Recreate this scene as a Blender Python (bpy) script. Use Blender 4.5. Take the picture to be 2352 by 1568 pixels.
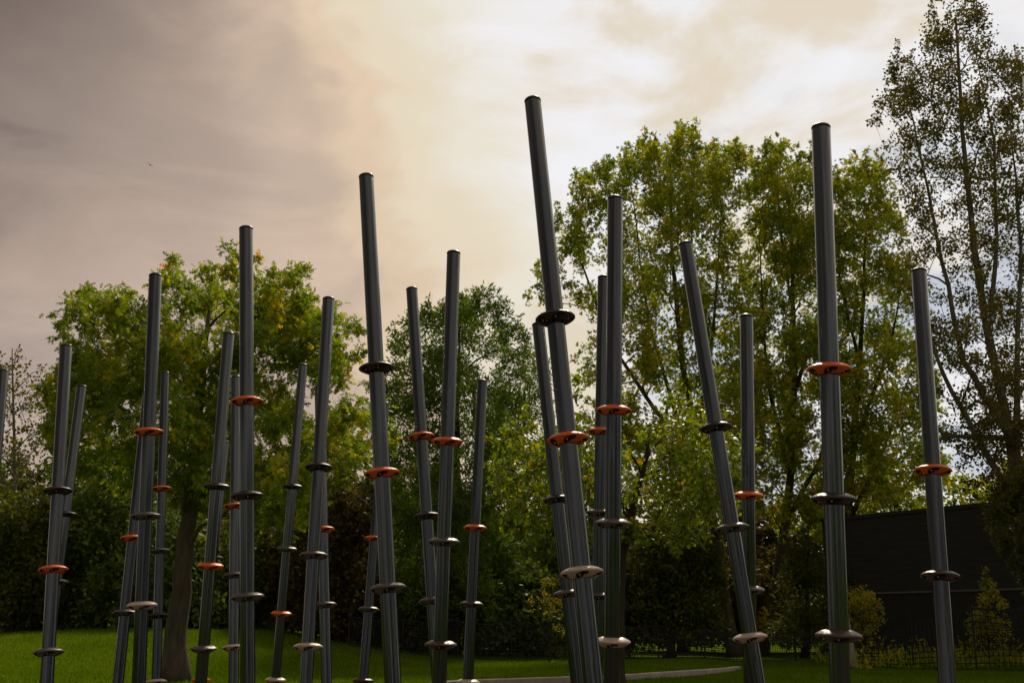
import bpy, math, random
import numpy as np
from mathutils import Vector, Matrix, Quaternion

for o in list(bpy.data.objects):
    bpy.data.objects.remove(o, do_unlink=True)
SC = bpy.context.scene
COL = SC.collection
RNG = np.random.default_rng(7)
random.seed(7)
PI = math.pi

# ------------------------------------------------------------------ camera
F, CX, CY = 2400.0, 1176.0, 784.0          # focal length and centre in the 2352 x 1568 picture
PITCH = math.radians(15.3)
EYE = Vector((0.0, 0.0, 1.0))
cam_d = bpy.data.cameras.new('camera')
cam_d.sensor_width = 36.0
cam_d.lens = 36.0 * F / 2352.0
cam_d.clip_start = 0.1
cam_d.clip_end = 3000.0
cam = bpy.data.objects.new('camera', cam_d)
cam.location = EYE
cam.rotation_euler = (math.radians(90) + PITCH, 0, 0)
COL.objects.link(cam)
SC.camera = cam

# ------------------------------------------------------------------ sky
SUN_AZ, SUN_EL = math.radians(12.0), math.radians(44.0)
w = bpy.data.worlds.new('World')
SC.world = w
w.use_nodes = True
nt = w.node_tree
nt.nodes.clear()
L = nt.links.new


def N(kind, **kw):
    n = nt.nodes.new(kind)
    for k, v in kw.items():
        setattr(n, k, v)
    return n


def M(op, a, b=None, c=None, clamp=False):
    n = N('ShaderNodeMath', operation=op)
    n.use_clamp = clamp
    for i, v in enumerate((a, b, c)):
        if v is None:
            continue
        if isinstance(v, (int, float)):
            n.inputs[i].default_value = v
        else:
            L(v, n.inputs[i])
    return n.outputs[0]


def sstep(v, a, b, ta=0.0, tb=1.0):
    n = N('ShaderNodeMapRange', interpolation_type='SMOOTHSTEP')
    L(v, n.inputs['Value'])
    n.inputs['From Min'].default_value = a
    n.inputs['From Max'].default_value = b
    n.inputs['To Min'].default_value = ta
    n.inputs['To Max'].default_value = tb
    return n.outputs[0]


def ramp(v, stops, interp='EASE'):
    n = N('ShaderNodeValToRGB')
    n.color_ramp.interpolation = interp
    els = n.color_ramp.elements
    while len(els) < len(stops):
        els.new(0.5)
    for e, (p, c) in zip(els, stops):
        e.position = p
        e.color = (*c, 1)
    L(v, n.inputs[0])
    return n.outputs[0]


def mixc(f, a, b, blend='MIX'):
    n = N('ShaderNodeMix', data_type='RGBA', blend_type=blend)
    for i, v in ((0, f), (6, a), (7, b)):
        if isinstance(v, (int, float)):
            n.inputs[i].default_value = v
        elif isinstance(v, tuple):
            n.inputs[i].default_value = (*v, 1)
        else:
            L(v, n.inputs[i])
    return n.outputs[2]


tc = N('ShaderNodeTexCoord')
sep = N('ShaderNodeSeparateXYZ')
L(tc.outputs['Generated'], sep.inputs[0])
sx, sy, sz = sep.outputs
mp = N('ShaderNodeMapping')
mp.inputs['Scale'].default_value = (1.0, 1.0, 1.9)
mp.inputs['Location'].default_value = (0.31, 0.12, 0.05)
L(tc.outputs['Generated'], mp.inputs[0])


def cloud_noise(scale, detail, rough, dist, off=0.0):
    n = N('ShaderNodeTexNoise', noise_dimensions='4D')
    n.inputs['Scale'].default_value = scale
    n.inputs['Detail'].default_value = detail
    n.inputs['Roughness'].default_value = rough
    n.inputs['Distortion'].default_value = dist
    n.inputs['W'].default_value = off
    L(mp.outputs[0], n.inputs['Vector'])
    return n.outputs['Fac']


n_big = cloud_noise(2.6, 4, 0.5, 0.5, 13.3)
n_mid = cloud_noise(5.5, 6, 0.52, 0.6, 12.0)
n_gap = cloud_noise(6.0, 7, 0.55, 0.3, 63.3)
u = M('ARCTAN2', sx, sy)
v = M('ARCSINE', sz)
du = M('DIVIDE', M('SUBTRACT', u, 0.25), 0.47)
du = M('MINIMUM', du, M('MULTIPLY', du, 0.45))        # the bright break reaches far to the right
dv = M('DIVIDE', M('SUBTRACT', v, 0.47), 0.72)
dist = M('SQRT', M('ADD', M('MULTIPLY', du, du), M('MULTIPLY', dv, dv)))
s = M('SUBTRACT', 1.0, dist)
s = M('ADD', s, M('MULTIPLY', M('SUBTRACT', n_big, 0.5), 1.15))
s = M('ADD', s, M('MULTIPLY', M('SUBTRACT', n_mid, 0.5), 0.50))
sn = M('MULTIPLY_ADD', s, 0.6, 0.4, clamp=True)      # s -0.67..1 -> 0..1
clouds = ramp(sn, [(0.00, (.43, .345, .30)), (0.26, (.46, .362, .305)), (0.40, (.57, .445, .355)), (0.49, (.74, .58, .42)),
                   (0.56, (.79, .69, .53)), (0.66, (.82, .76, .64)), (0.84, (.87, .86, .87))])
# soft rolls inside the grey deck, cream cloud drifting over the bright part
n_roll = cloud_noise(3.6, 5, 0.55, 1.1, 32.1)
n_cream = cloud_noise(5.0, 7, 0.55, 0.5, 22.7)
roll = ramp(n_roll, [(0.30, (.66, .65, .67)), (0.48, (.98, .98, .98)), (0.70, (1.28, 1.26, 1.22))])
clouds = mixc(sstep(sn, 0.62, 0.30), clouds, mixc(1.0, clouds, roll, 'MULTIPLY'))
cream = M('MULTIPLY', sstep(n_cream, 0.46, 0.62), sstep(sn, 0.55, 0.70))
clouds = mixc(M('MULTIPLY', cream, 0.85), clouds, (.75, .645, .485))
core = M('MULTIPLY', sstep(n_roll, 0.50, 0.68), sstep(sn, 0.58, 0.74))
clouds = mixc(M('MULTIPLY', core, 0.8), clouds, (.90, .895, .94))
bank = M('MULTIPLY', M('MULTIPLY', sx, -1.0), sz)
bank = M('ADD', bank, M('MULTIPLY', M('SUBTRACT', n_big, 0.5), 0.16))
clouds = mixc(1.0, clouds, ramp(sstep(bank, 0.08, 0.26), [(0.0, (1, 1, 1)), (1.0, (.32, .31, .31))], 'LINEAR'), 'MULTIPLY')
sky = N('ShaderNodeTexSky', sky_type='NISHITA')
sky.sun_disc = False
sky.sun_elevation = SUN_EL
sky.sun_rotation = SUN_AZ
sky.air_density = 1.0
sky.dust_density = 2.0
# blue shows only through thin places of the bright part
hole = M('MULTIPLY', sstep(n_gap, 0.51, 0.62), M('MULTIPLY', sstep(du, -0.40, -0.1), sstep(v, 0.56, 0.40)))
hole = M('MULTIPLY', hole, 0.8)
blue = mixc(0.8, sky.outputs[0], (3.7, 4.3, 5.2))
cl10 = N('ShaderNodeVectorMath', operation='SCALE')
L(clouds, cl10.inputs[0])
cl10.inputs['Scale'].default_value = 10.0
final = mixc(hole, cl10.outputs[0], blue)
bg = N('ShaderNodeBackground')
bg.inputs['Strength'].default_value = 0.10
L(final, bg.inputs['Color'])
out = N('ShaderNodeOutputWorld')
L(bg.outputs[0], out.inputs[0])

# ------------------------------------------------------------------ sun behind thin cloud
sun_d = bpy.data.lights.new('sun', 'SUN')
sun_d.energy = 2.6
sun_d.angle = math.radians(8)
sun_d.color = (1.0, 0.86, 0.66)
sun = bpy.data.objects.new('sun', sun_d)
sdir = Vector((math.sin(SUN_AZ) * math.cos(SUN_EL), math.cos(SUN_AZ) * math.cos(SUN_EL), math.sin(SUN_EL)))
sun.rotation_mode = 'QUATERNION'
sun.rotation_quaternion = (-sdir).to_track_quat('-Z', 'Y')
sun.location = sdir * 60
COL.objects.link(sun)

SC.view_settings.view_transform = 'Standard'
SC.view_settings.look = 'None'
SC.view_settings.exposure = 0.0
SC.view_settings.gamma = 1.0
SC.view_settings.use_curve_mapping = False
SC.render.engine = 'CYCLES'
SC.cycles.use_denoising = True
SC.cycles.max_bounces = 8
SC.cycles.transparent_max_bounces = 8
SC.cycles.transmission_bounces = 5
SC.cycles.sample_clamp_indirect = 6.0

# ------------------------------------------------------------------ pixel helpers (measured on the photograph, turned into real positions)
_r = Vector((1, 0, 0))
_f = Vector((0, math.cos(PITCH), math.sin(PITCH)))
_u = Vector((0, -math.sin(PITCH), math.cos(PITCH)))


def ray(px, py):
    return _f + _r * ((px - CX) / F) + _u * ((CY - py) / F)


def at(px, py, Y):
    d = ray(px, py)
    return EYE + d * (Y / d.y)


def at_depth(px, py, dep):
    return EYE + ray(px, py) * dep


def ppm(px, py, Y):
    """metres per picture pixel at that place"""
    d = ray(px, py)
    return (Y / d.y) / F


# ------------------------------------------------------------------ object helpers
def tag(o, label=None, cat=None, group=None, kind=None):
    if label:
        o['label'] = label
    if cat:
        o['category'] = cat
    if group:
        o['group'] = group
    if kind:
        o['kind'] = kind
    return o


def empty(name, loc=(0, 0, 0), quat=None):
    o = bpy.data.objects.new(name, None)
    o.empty_display_size = 0.3
    o.location = loc
    if quat is not None:
        o.rotation_mode = 'QUATERNION'
        o.rotation_quaternion = quat
    COL.objects.link(o)
    return o


def link(name, me, parent=None, loc=None, rot=None):
    o = bpy.data.objects.new(name, me)
    COL.objects.link(o)
    if parent is not None:
        o.parent = parent
    if loc is not None:
        o.location = loc
    if rot is not None:
        o.rotation_euler = rot
    return o


class MB:
    """collects polygons; build() links them as ONE mesh object"""

    def __init__(self):
        self.v, self.f, self.m = [], [], []

    def add(self, vs, fs, mi=0):
        b = len(self.v)
        self.v.extend([tuple(p) for p in vs])
        self.f.extend([tuple(i + b for i in q) for q in fs])
        self.m.extend([mi] * len(fs))

    def box(self, c, s, rot=None, mi=0):
        hx, hy, hz = s[0] / 2, s[1] / 2, s[2] / 2
        vs = [Vector((x, y, z)) for x in (-hx, hx) for y in (-hy, hy) for z in (-hz, hz)]
        if rot is not None:
            vs = [rot @ p for p in vs]
        vs = [p + Vector(c) for p in vs]
        self.add(vs, [(0, 1, 3, 2), (4, 6, 7, 5), (0, 4, 5, 1), (2, 3, 7, 6), (0, 2, 6, 4), (1, 5, 7, 3)], mi)

    def tube(self, pts, radii, sides=8, cap=True, mi=0):
        pts = [Vector(p) for p in pts]
        n = len(pts)
        vs = []
        ref = Vector((0.31, 0.95, 0.07)).normalized()
        for i, p in enumerate(pts):
            t = (pts[min(i + 1, n - 1)] - pts[max(i - 1, 0)])
            if t.length < 1e-9:
                t = Vector((0, 0, 1))
            t.normalize()
            a = t.cross(ref)
            if a.length < 1e-3:
                a = t.cross(Vector((1, 0, 0)))
            a.normalize()
            b = t.cross(a)
            for k in range(sides):
                g = 2 * PI * k / sides
                vs.append(p + (a * math.cos(g) + b * math.sin(g)) * radii[i])
        fs = []
        for i in range(n - 1):
            for k in range(sides):
                k2 = (k + 1) % sides
                fs.append((i * sides + k, i * sides + k2, (i + 1) * sides + k2, (i + 1) * sides + k))
        if cap:
            fs.append(tuple(range(sides))[::-1])
            fs.append(tuple((n - 1) * sides + k for k in range(sides)))
        self.add(vs, fs, mi)

    def mesh(self, name, mats, smooth=False):
        me = bpy.data.meshes.new(name)
        me.from_pydata(self.v, [], self.f)
        for m in (mats if isinstance(mats, (list, tuple)) else [mats]):
            me.materials.append(m)
        me.polygons.foreach_set('material_index', self.m)
        if smooth:
            me.polygons.foreach_set('use_smooth', [True] * len(self.f))
        me.update()
        return me

    def build(self, name, mats, parent=None, smooth=False):
        return link(name, self.mesh(name, mats, smooth), parent)


def tri_mesh(name, verts, tris, mat, attr=None):
    """verts (n,3), tris (m,3) numpy -> mesh"""
    me = bpy.data.meshes.new(name)
    me.vertices.add(len(verts))
    me.vertices.foreach_set('co', np.ascontiguousarray(verts, dtype=np.float32).ravel())
    m = len(tris)
    me.loops.add(m * 3)
    me.loops.foreach_set('vertex_index', np.ascontiguousarray(tris, dtype=np.int32).ravel())
    me.polygons.add(m)
    me.polygons.foreach_set('loop_start', np.arange(0, m * 3, 3, dtype=np.int32))
    me.polygons.foreach_set('loop_total', np.full(m, 3, dtype=np.int32))
    me.update(calc_edges=True)
    me.materials.append(mat)
    return me


# ------------------------------------------------------------------ materials
class Mat:
    def __init__(self, name):
        self.m = bpy.data.materials.new(name)
        self.m.use_nodes = True
        self.t = self.m.node_tree
        self.b = self.t.nodes['Principled BSDF']
        self.o = self.t.nodes['Material Output']

    def n(self, kind, **kw):
        n = self.t.nodes.new(kind)
        for k, v in kw.items():
            setattr(n, k, v)
        return n

    def l(self, a, b):
        self.t.links.new(a, b)

    def noise(self, scale, detail=4, rough=0.55, vec=None, mscale=None, coord='Object', dist=0.0):
        tcn = self.n('ShaderNodeTexCoord')
        src = tcn.outputs[coord]
        if mscale:
            mpn = self.n('ShaderNodeMapping')
            mpn.inputs['Scale'].default_value = mscale
            self.l(src, mpn.inputs[0])
            src = mpn.outputs[0]
        n = self.n('ShaderNodeTexNoise')
        n.inputs['Scale'].default_value = scale
        n.inputs['Detail'].default_value = detail
        n.inputs['Roughness'].default_value = rough
        n.inputs['Distortion'].default_value = dist
        self.l(src, n.inputs['Vector'])
        return n.outputs['Fac']

    def ramp(self, v, stops, interp='LINEAR'):
        n = self.n('ShaderNodeValToRGB')
        n.color_ramp.interpolation = interp
        els = n.color_ramp.elements
        while len(els) < len(stops):
            els.new(0.5)
        for e, (p, c) in zip(els, stops):
            e.position = p
            e.color = (*c, 1)
        self.l(v, n.inputs[0])
        return n.outputs[0]

    def mix(self, f, a, b, blend='MIX'):
        n = self.n('ShaderNodeMix', data_type='RGBA', blend_type=blend)
        for i, v in ((0, f), (6, a), (7, b)):
            if isinstance(v, (int, float)):
                n.inputs[i].default_value = v
            elif isinstance(v, tuple):
                n.inputs[i].default_value = (*v, 1)
            else:
                self.l(v, n.inputs[i])
        return n.outputs[2]

    def bump(self, h, strength=0.3, distance=0.02):
        n = self.n('ShaderNodeBump')
        n.inputs['Strength'].default_value = strength
        n.inputs['Distance'].default_value = distance
        self.l(h, n.inputs['Height'])
        self.l(n.outputs[0], self.b.inputs['Normal'])

    def set(self, **kw):
        for k, v in kw.items():
            s_ = self.b.inputs[k.replace('_', ' ')]
            if isinstance(v, tuple):
                v = (*v, 1) if len(v) == 3 else v
            s_.default_value = v
        return self


def mat_noise(name, c1, c2, scale, rough=0.8, bump=0.0, bscale=None, mscale=None, spec=0.3):
    m = Mat(name)
    f = m.noise(scale, 5, 0.6, mscale=mscale)
    m.l(m.ramp(f, [(0.3, c1), (0.7, c2)]), m.b.inputs['Base Color'])
    m.set(Roughness=rough)
    m.b.inputs['Specular IOR Level'].default_value = spec
    if bump:
        m.bump(m.noise(bscale or scale * 4, 4, 0.6, mscale=mscale), bump, 0.03)
    return m.m


def mat_leaf(name, stops, trans=(1.9, 1.8, 0.5), tfac=0.5, rough=0.5, spec=0.22, patch=1.2):
    """leaf: colour per leaf with slow drift over the crown, light comes through it"""
    m = Mat(name)
    geo = m.n('ShaderNodeNewGeometry')
    slow = m.noise(patch, 3, 0.5)
    add = m.n('ShaderNodeMath', operation='MULTIPLY_ADD')
    m.l(slow, add.inputs[0])
    add.inputs[1].default_value = 1.5
    add.inputs[2].default_value = -0.65
    mx = m.n('ShaderNodeMath', operation='MULTIPLY_ADD')
    m.l(geo.outputs['Random Per Island'], mx.inputs[0])
    mx.inputs[1].default_value = 0.6
    m.l(add.outputs[0], mx.inputs[2])
    mx.use_clamp = True
    col = m.ramp(mx.outputs[0], stops)
    m.l(col, m.b.inputs['Base Color'])
    m.set(Roughness=rough)
    m.b.inputs['Specular IOR Level'].default_value = spec
    tr = m.n('ShaderNodeBsdfTranslucent')
    m.l(m.mix(1.0, col, trans, 'MULTIPLY'), tr.inputs['Color'])
    ms = m.n('ShaderNodeMixShader')
    ms.inputs[0].default_value = tfac
    m.l(m.b.outputs[0], ms.inputs[1])
    m.l(tr.outputs[0], ms.inputs[2])
    m.l(ms.outputs[0], m.o.inputs['Surface'])
    return m.m


# poles: drawn metal, dark blue grey, with lengthwise die lines
pm = Mat('pole_metal')
die = pm.noise(34.0, 4, 0.65, mscale=(1, 1, 0.006))
dirt = pm.noise(5.0, 4, 0.6, mscale=(1, 1, 0.35))
oi = pm.n('ShaderNodeObjectInfo')
tone = pm.ramp(oi.outputs['Random'], [(0.0, (.72, .74, .76)), (1.0, (1.18, 1.15, 1.12))])
streak = pm.noise(55.0, 4, 0.6, mscale=(1, 1, 0.05))
dust = pm.ramp(streak, [(0.60, (0, 0, 0)), (0.78, (.45, .45, .45))])
pcol = (pm.mix(1.0, pm.ramp(die, [(0.35, (.064, .084, .094)), (0.65, (.106, .125, .133))]), tone, 'MULTIPLY'))
pm.l(pm.mix(dust, pcol, (.19, .185, .17)), pm.b.inputs['Base Color'])
pm.l(pm.ramp(dirt, [(0.35, (.09, .09, .09)), (0.7, (.21, .21, .21))]), pm.b.inputs['Roughness'])
pm.set(Metallic=0.85)
pm.b.inputs['Specular IOR Level'].default_value = 0.35
pm.bump(die, 0.5, 0.006)
POLE = pm.m
CAPM = mat_noise('cap_plastic', (.018, .018, .018), (.03, .03, .03), 20, 0.35, spec=0.5)


def mat_ring(name, c1, c2):
    m = Mat(name)
    f = m.noise(22, 4, 0.6)
    m.l(m.ramp(f, [(0.3, c1), (0.7, c2)]), m.b.inputs['Base Color'])
    m.set(Roughness=0.38)
    m.b.inputs['Specular IOR Level'].default_value = 0.5
    m.bump(m.noise(140, 2, 0.6), 0.12, 0.004)
    return m.m


RINGS = {
    'o': mat_ring('orange_plastic', (.72, .135, .016), (.84, .175, .024)),
    'k': mat_ring('black_plastic', (.022, .021, .020), (.034, .032, .030)),
    'g': mat_ring('grey_plastic', (.085, .080, .074), (.12, .112, .104)),
    'n': mat_ring('brown_plastic', (.050, .036, .028), (.075, .055, .042)),
    'w': mat_ring('beige_plastic', (.46, .39, .30), (.58, .50, .40)),
}
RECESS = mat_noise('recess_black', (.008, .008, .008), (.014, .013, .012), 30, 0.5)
BOLT = mat_noise('bolt_steel', (.45, .43, .40), (.6, .58, .55), 40, 0.35)

BARK = mat_noise('bark_brown', (0.060, 0.050, 0.035), (0.128, 0.106, 0.076), 9, 0.9, 0.7, 26, (1, 1, 0.25))
BARK_DARK = mat_noise('bark_dark', (.028, .022, .017), (.06, .048, .036), 9, 0.9, 0.6, 26, (1, 1, 0.3))
BARK_PALE = mat_noise('bark_pale', (.10, .088, .07), (.22, .20, .17), 7, 0.85, 0.4, 20, (1, 1, 0.5))

OAK_LEAF = mat_leaf('oak_leaf', [(0.0, (0.093, 0.159, 0.014)), (0.35, (0.151, 0.233, 0.018)), (0.7, (0.292, 0.325, 0.018)), (0.93, (0.590, 0.416, 0.021)), (1.0, (0.708, 0.281, 0.025))])
MAPLE_LEAF = mat_leaf('maple_leaf', [(0.0, (0.098, 0.174, 0.019)), (0.35, (0.193, 0.261, 0.021)), (0.68, (0.358, 0.356, 0.021)), (0.9, (0.595, 0.453, 0.026)), (1.0, (0.595, 0.257, 0.031))])
ASH_LEAF = mat_leaf('ash_leaf', [(0.0, (0.053, 0.105, 0.015)), (0.5, (0.093, 0.161, 0.017)), (0.85, (0.173, 0.231, 0.021)), (1.0, (0.368, 0.318, 0.021))])
BROAD_LEAF = mat_leaf('broad_leaf', [(0.0, (0.070, 0.118, 0.009)), (0.4, (0.141, 0.205, 0.011)), (0.72, (0.246, 0.275, 0.014)), (0.9, (0.295, 0.186, 0.016)), (1.0, (0.307, 0.118, 0.014))], rough=0.35, spec=0.5, patch=2.0)
POPLAR_LEAF = mat_leaf('poplar_leaf', [(0.0, (0.064, 0.071, 0.009)), (0.5, (0.106, 0.104, 0.013)), (0.85, (0.173, 0.136, 0.014)), (1.0, (0.225, 0.100, 0.017))], tfac=0.35)
DARK_LEAF = mat_leaf('dark_leaf', [(0.0, (0.069, 0.116, 0.026)), (0.5, (0.114, 0.178, 0.032)), (0.85, (0.202, 0.251, 0.038)), (1.0, (0.431, 0.313, 0.038))], tfac=0.35)
LIME_LEAF = mat_leaf('lime_leaf', [(0.0, (0.156, 0.192, 0.014)), (0.45, (0.324, 0.324, 0.022)), (0.85, (0.504, 0.432, 0.026)), (1.0, (0.480, 0.264, 0.024))])
MID_LEAF = mat_leaf('mid_leaf', [(0.0, (0.041, 0.065, 0.016)), (0.4, (0.068, 0.094, 0.018)), (0.75, (0.123, 0.127, 0.021)), (1.0, (0.205, 0.130, 0.023))], tfac=0.45)
BROWN_LEAF = mat_leaf('brown_leaf', [(0.0, (0.048, 0.041, 0.014)), (0.5, (0.084, 0.070, 0.019)), (0.85, (0.120, 0.094, 0.022)), (1.0, (0.168, 0.084, 0.022))], tfac=0.4)
YELLOW_LEAF = mat_leaf('yellow_leaf', [(0.0, (0.232, 0.195, 0.016)), (0.5, (0.431, 0.309, 0.019)), (0.85, (0.596, 0.406, 0.022)), (1.0, (0.564, 0.260, 0.022))])
GOLD_LEAF = mat_leaf('gold_leaf', [(0.0, (0.153, 0.178, 0.014)), (0.5, (0.308, 0.272, 0.017)), (0.85, (0.528, 0.398, 0.022)), (1.0, (0.571, 0.251, 0.023))])

CONCRETE = mat_noise('concrete', (.33, .31, .27), (.46, .43, .38), 3.0, 0.9, 0.3, 60)
GREY_PAINT = mat_noise('grey_paint', (.27, .28, .28), (.33, .34, .34), 4.0, 0.6)
CLAD = mat_noise('dark_cladding', (.040, .042, .046), (.056, .057, .060), 2.0, 0.75, mscale=(1, 1, 4))
CLAD_LOW = mat_noise('dark_base_wall', (.034, .033, .032), (.048, .046, .043), 3.0, 0.85)
TRIM = mat_noise('trim_metal', (.16, .155, .15), (.22, .21, .20), 5.0, 0.5)
SIDING = mat_noise('siding_beige', (.28, .24, .19), (.36, .31, .25), 2.0, 0.85)
ROOFM = mat_noise('roof_shingle', (.05, .04, .035), (.08, .065, .055), 6.0, 0.9)
WINDOWM = mat_noise('window_glass', (.01, .012, .014), (.02, .022, .024), 1.0, 0.1, spec=0.6)
FRAMEM = mat_noise('window_frame', (.4, .38, .35), (.5, .48, .44), 4, 0.6)
WOODM = mat_noise('fence_wood', (.075, .058, .043), (.12, .095, .072), 5.0, 0.9, mscale=(1, 1, 0.2))
NETM = mat_noise('net_plastic', (.010, .010, .010), (.018, .018, .017), 10, 0.5)
BIRDM = mat_noise('bird_feather', (.14, .12, .10), (.2, .17, .15), 12, 0.9)

# lawn sheet
gm = Mat('lawn')
g1 = gm.noise(0.35, 5, 0.6)
g2 = gm.noise(9.0, 6, 0.7)
gmix = gm.n('ShaderNodeMath', operation='MULTIPLY_ADD')
gm.l(g2, gmix.inputs[0])
gmix.inputs[1].default_value = 0.6
sub = gm.n('ShaderNodeMath', operation='MULTIPLY_ADD')
gm.l(g1, sub.inputs[0])
sub.inputs[1].default_value = 0.9
sub.inputs[2].default_value = -0.25
gm.l(sub.outputs[0], gmix.inputs[2])
gm.l(gm.ramp(gmix.outputs[0], [(0.25, (.064, .120, .005)), (0.5, (.096, .160, .005)), (0.8, (.145, .185, .008))]), gm.b.inputs['Base Color'])
gm.set(Roughness=0.9)
gm.b.inputs['Specular IOR Level'].default_value = 0.0
gm.bump(gm.noise(30, 5, 0.7), 0.8, 0.05)
LAWN = gm.m
BLADE = mat_leaf('grass_blade', [(0.0, (0.060, 0.129, 0.005)), (0.5, (0.098, 0.174, 0.006)), (0.85, (0.145, 0.198, 0.009)), (1.0, (0.252, 0.255, 0.045))], tfac=0.4, patch=0.5, spec=0.05)

# ------------------------------------------------------------------ ground
XC = np.array([-60, -22, -14.6, -12, -9.7, -7.2, -5.7, -4.06, -2.2, 0.3, 10, 60.0])
HC = np.array([0.3, 0.72, 0.83, 0.91, 0.95, 0.91, 0.66, 0.42, 0.20, 0.10, 0.05, 0.05])
kerb_px = [(1000, 1575, 18.2), (1060, 1568, 18.9), (1148, 1566, 19.3), (1309, 1560, 20.2), (1424, 1555.6, 20.9), (1579, 1544.7, 23.0), (1680, 1539, 24.6), (1707, 1537.5, 25.4)]
KERB = [Vector((at(px, py, Y).x, Y, 0)) for px, py, Y in kerb_px]
KERB[-1].y += 0.25
KX = np.array([k.x for k in KERB])
KY = np.array([k.y for k in KERB])


def sst(x, a, b):
    t = np.clip((x - a) / (b - a), 0, 1)
    return t * t * (3 - 2 * t)


def ground_z(x, y):
    x = np.asarray(x, float)
    y = np.asarray(y, float)
    h = np.interp(x, XC, HC) * sst(y, 19.0, 31.0)
    h = h * (1 - 0.35 * sst(y, 33, 60))
    yk = np.interp(x, KX, KY, left=18.0 - 3, right=25.7)
    fade = 1 - sst(x, KX[-1] - 0.6, KX[-1] + 0.9)
    fade = fade * sst(x, KX[0] - 4, KX[0])
    h = h + 0.10 * sst(y - yk, 0.02, 0.30) * fade * (1 - sst(y - yk, 3, 9))
    h = h + 0.015 * np.sin(x * 0.9 + 0.6 * y) * sst(y, 16, 20)
    return h


def gz(x, y):
    return float(ground_z(x, y))


xs = np.concatenate([[-900, -400, -200, -120, -80, -60, -45, -35, -28], np.arange(-22, 22.01, 0.22), [28, 35, 45, 60, 80, 120, 200, 400, 900]])
ys = np.concatenate([[-300, -120, -60, -30, -15, -5, 0, 4, 8, 12, 15], np.arange(17, 36.01, 0.2), [38, 41, 45, 50, 56, 64, 75, 90, 120, 180, 300, 600, 1500]])
GX, GY = np.meshgrid(xs, ys)
GZ = ground_z(GX, GY)
vv = np.stack([GX.ravel(), GY.ravel(), GZ.ravel()], 1)
nx, ny = len(xs), len(ys)
ii = (np.arange(ny - 1)[:, None] * nx + np.arange(nx - 1)[None, :]).ravel()
tt = np.concatenate([np.stack([ii, ii + 1, ii + nx + 1], 1), np.stack([ii, ii + nx + 1, ii + nx], 1)])
me = tri_mesh('ground', vv, tt, LAWN)
me.polygons.foreach_set('use_smooth', np.ones(len(tt), dtype=bool))
tag(link('ground', me), kind='structure')

# unseen bark chips added under the climbing poles to keep their reflections neutral
chips = mat_noise('added_bark_chips', (.06, .043, .03), (.15, .11, .08), 45, 0.95, 0.8, 60)
pa = np.linspace(0, 2 * PI, 48, endpoint=False)
pr = 1 + 0.05 * np.sin(3 * pa + 1) + 0.03 * np.sin(7 * pa)
pv = np.concatenate([[[0, 4.5, .006]], np.stack([9.5 * pr * np.cos(pa), 4.5 + 10.5 * pr * np.sin(pa), np.full(48, .006)], 1)])
pt_ = np.array([[0, 1 + k, 1 + (k + 1) % 48] for k in range(48)])
tag(link('added_play_surface', tri_mesh('added_play_surface', pv, pt_, chips)), kind='structure')

# short grass
nb = 150000
by = np.sqrt(RNG.uniform(17.5 ** 2, 33.0 ** 2, nb))
bx = by * RNG.uniform(-0.55, 0.55, nb)
bz = ground_z(bx, by)
kk = np.interp(bx, KX, KY, left=-10, right=-10)
keep = np.abs(by - kk - 0.08) > 0.16
bx, by, bz = bx[keep], by[keep], bz[keep]
nb = len(bx)
ang = RNG.uniform(0, 2 * PI, nb)
hh = RNG.uniform(0.025, 0.075, nb) * (1 + 0.5 * (RNG.random(nb) < 0.05))
ww = RNG.uniform(0.006, 0.012, nb)
lean = RNG.normal(0, 0.025, (nb, 2))
v0 = np.stack([bx - np.cos(ang) * ww, by - np.sin(ang) * ww, bz - 0.005], 1)
v1 = np.stack([bx + np.cos(ang) * ww, by + np.sin(ang) * ww, bz - 0.005], 1)
v2 = np.stack([bx + lean[:, 0], by + lean[:, 1], bz + hh], 1)
vb = np.stack([v0, v1, v2], 1).reshape(-1, 3)
tag(link('grass', tri_mesh('grass', vb, np.arange(nb * 3).reshape(-1, 3), BLADE)), kind='stuff')

# ------------------------------------------------------------------ kerb in cast lengths
kroot = empty('kerb', (KERB[3].x, KERB[3].y, 0))
tag(kroot, 'pale concrete kerb curving across the lawn behind the poles', 'kerb')
kl = [0.0]
for a, b in zip(KERB[:-1], KERB[1:]):
    kl.append(kl[-1] + (b - a).length)


def kerb_at(s_):
    for i in range(len(KERB) - 1):
        if s_ <= kl[i + 1] or i == len(KERB) - 2:
            t = (s_ - kl[i]) / (kl[i + 1] - kl[i])
            return KERB[i].lerp(KERB[i + 1], t)


s0 = 0.0
while s0 < kl[-1] - 0.4:
    s1 = min(s0 + 1.5, kl[-1])
    if kl[-1] - s1 < 0.5:
        s1 = kl[-1]
    mb = MB()
    prof = [(0.0, -0.1), (0.0, 0.115), (0.012, 0.128), (0.135, 0.132), (0.15, 0.12), (0.15, -0.1)]
    vs = []
    steps = 7
    for i in range(steps):
        s_ = s0 + 0.004 + (s1 - s0 - 0.008) * i / (steps - 1)
        p = kerb_at(s_)
        q = kerb_at(min(s_ + 0.05, kl[-1])) - kerb_at(max(s_ - 0.05, 0))
        q.normalize()
        nrm = Vector((-q.y, q.x, 0))
        for (a, z) in prof:
            vs.append(p + nrm * a + Vector((0, 0, z + random.uniform(-.003, .003))))
    n = len(prof)
    fs = [(i * n + k, i * n + k + 1, (i + 1) * n + k + 1, (i + 1) * n + k) for i in range(steps - 1) for k in range(n - 1)]
    fs += [tuple(range(n)), tuple((steps - 1) * n + k for k in range(n))[::-1]]
    mb.add([x - kroot.location for x in vs], fs)
    mb.build('kerb_stone', CONCRETE, kroot)
    s0 = s1

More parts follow.
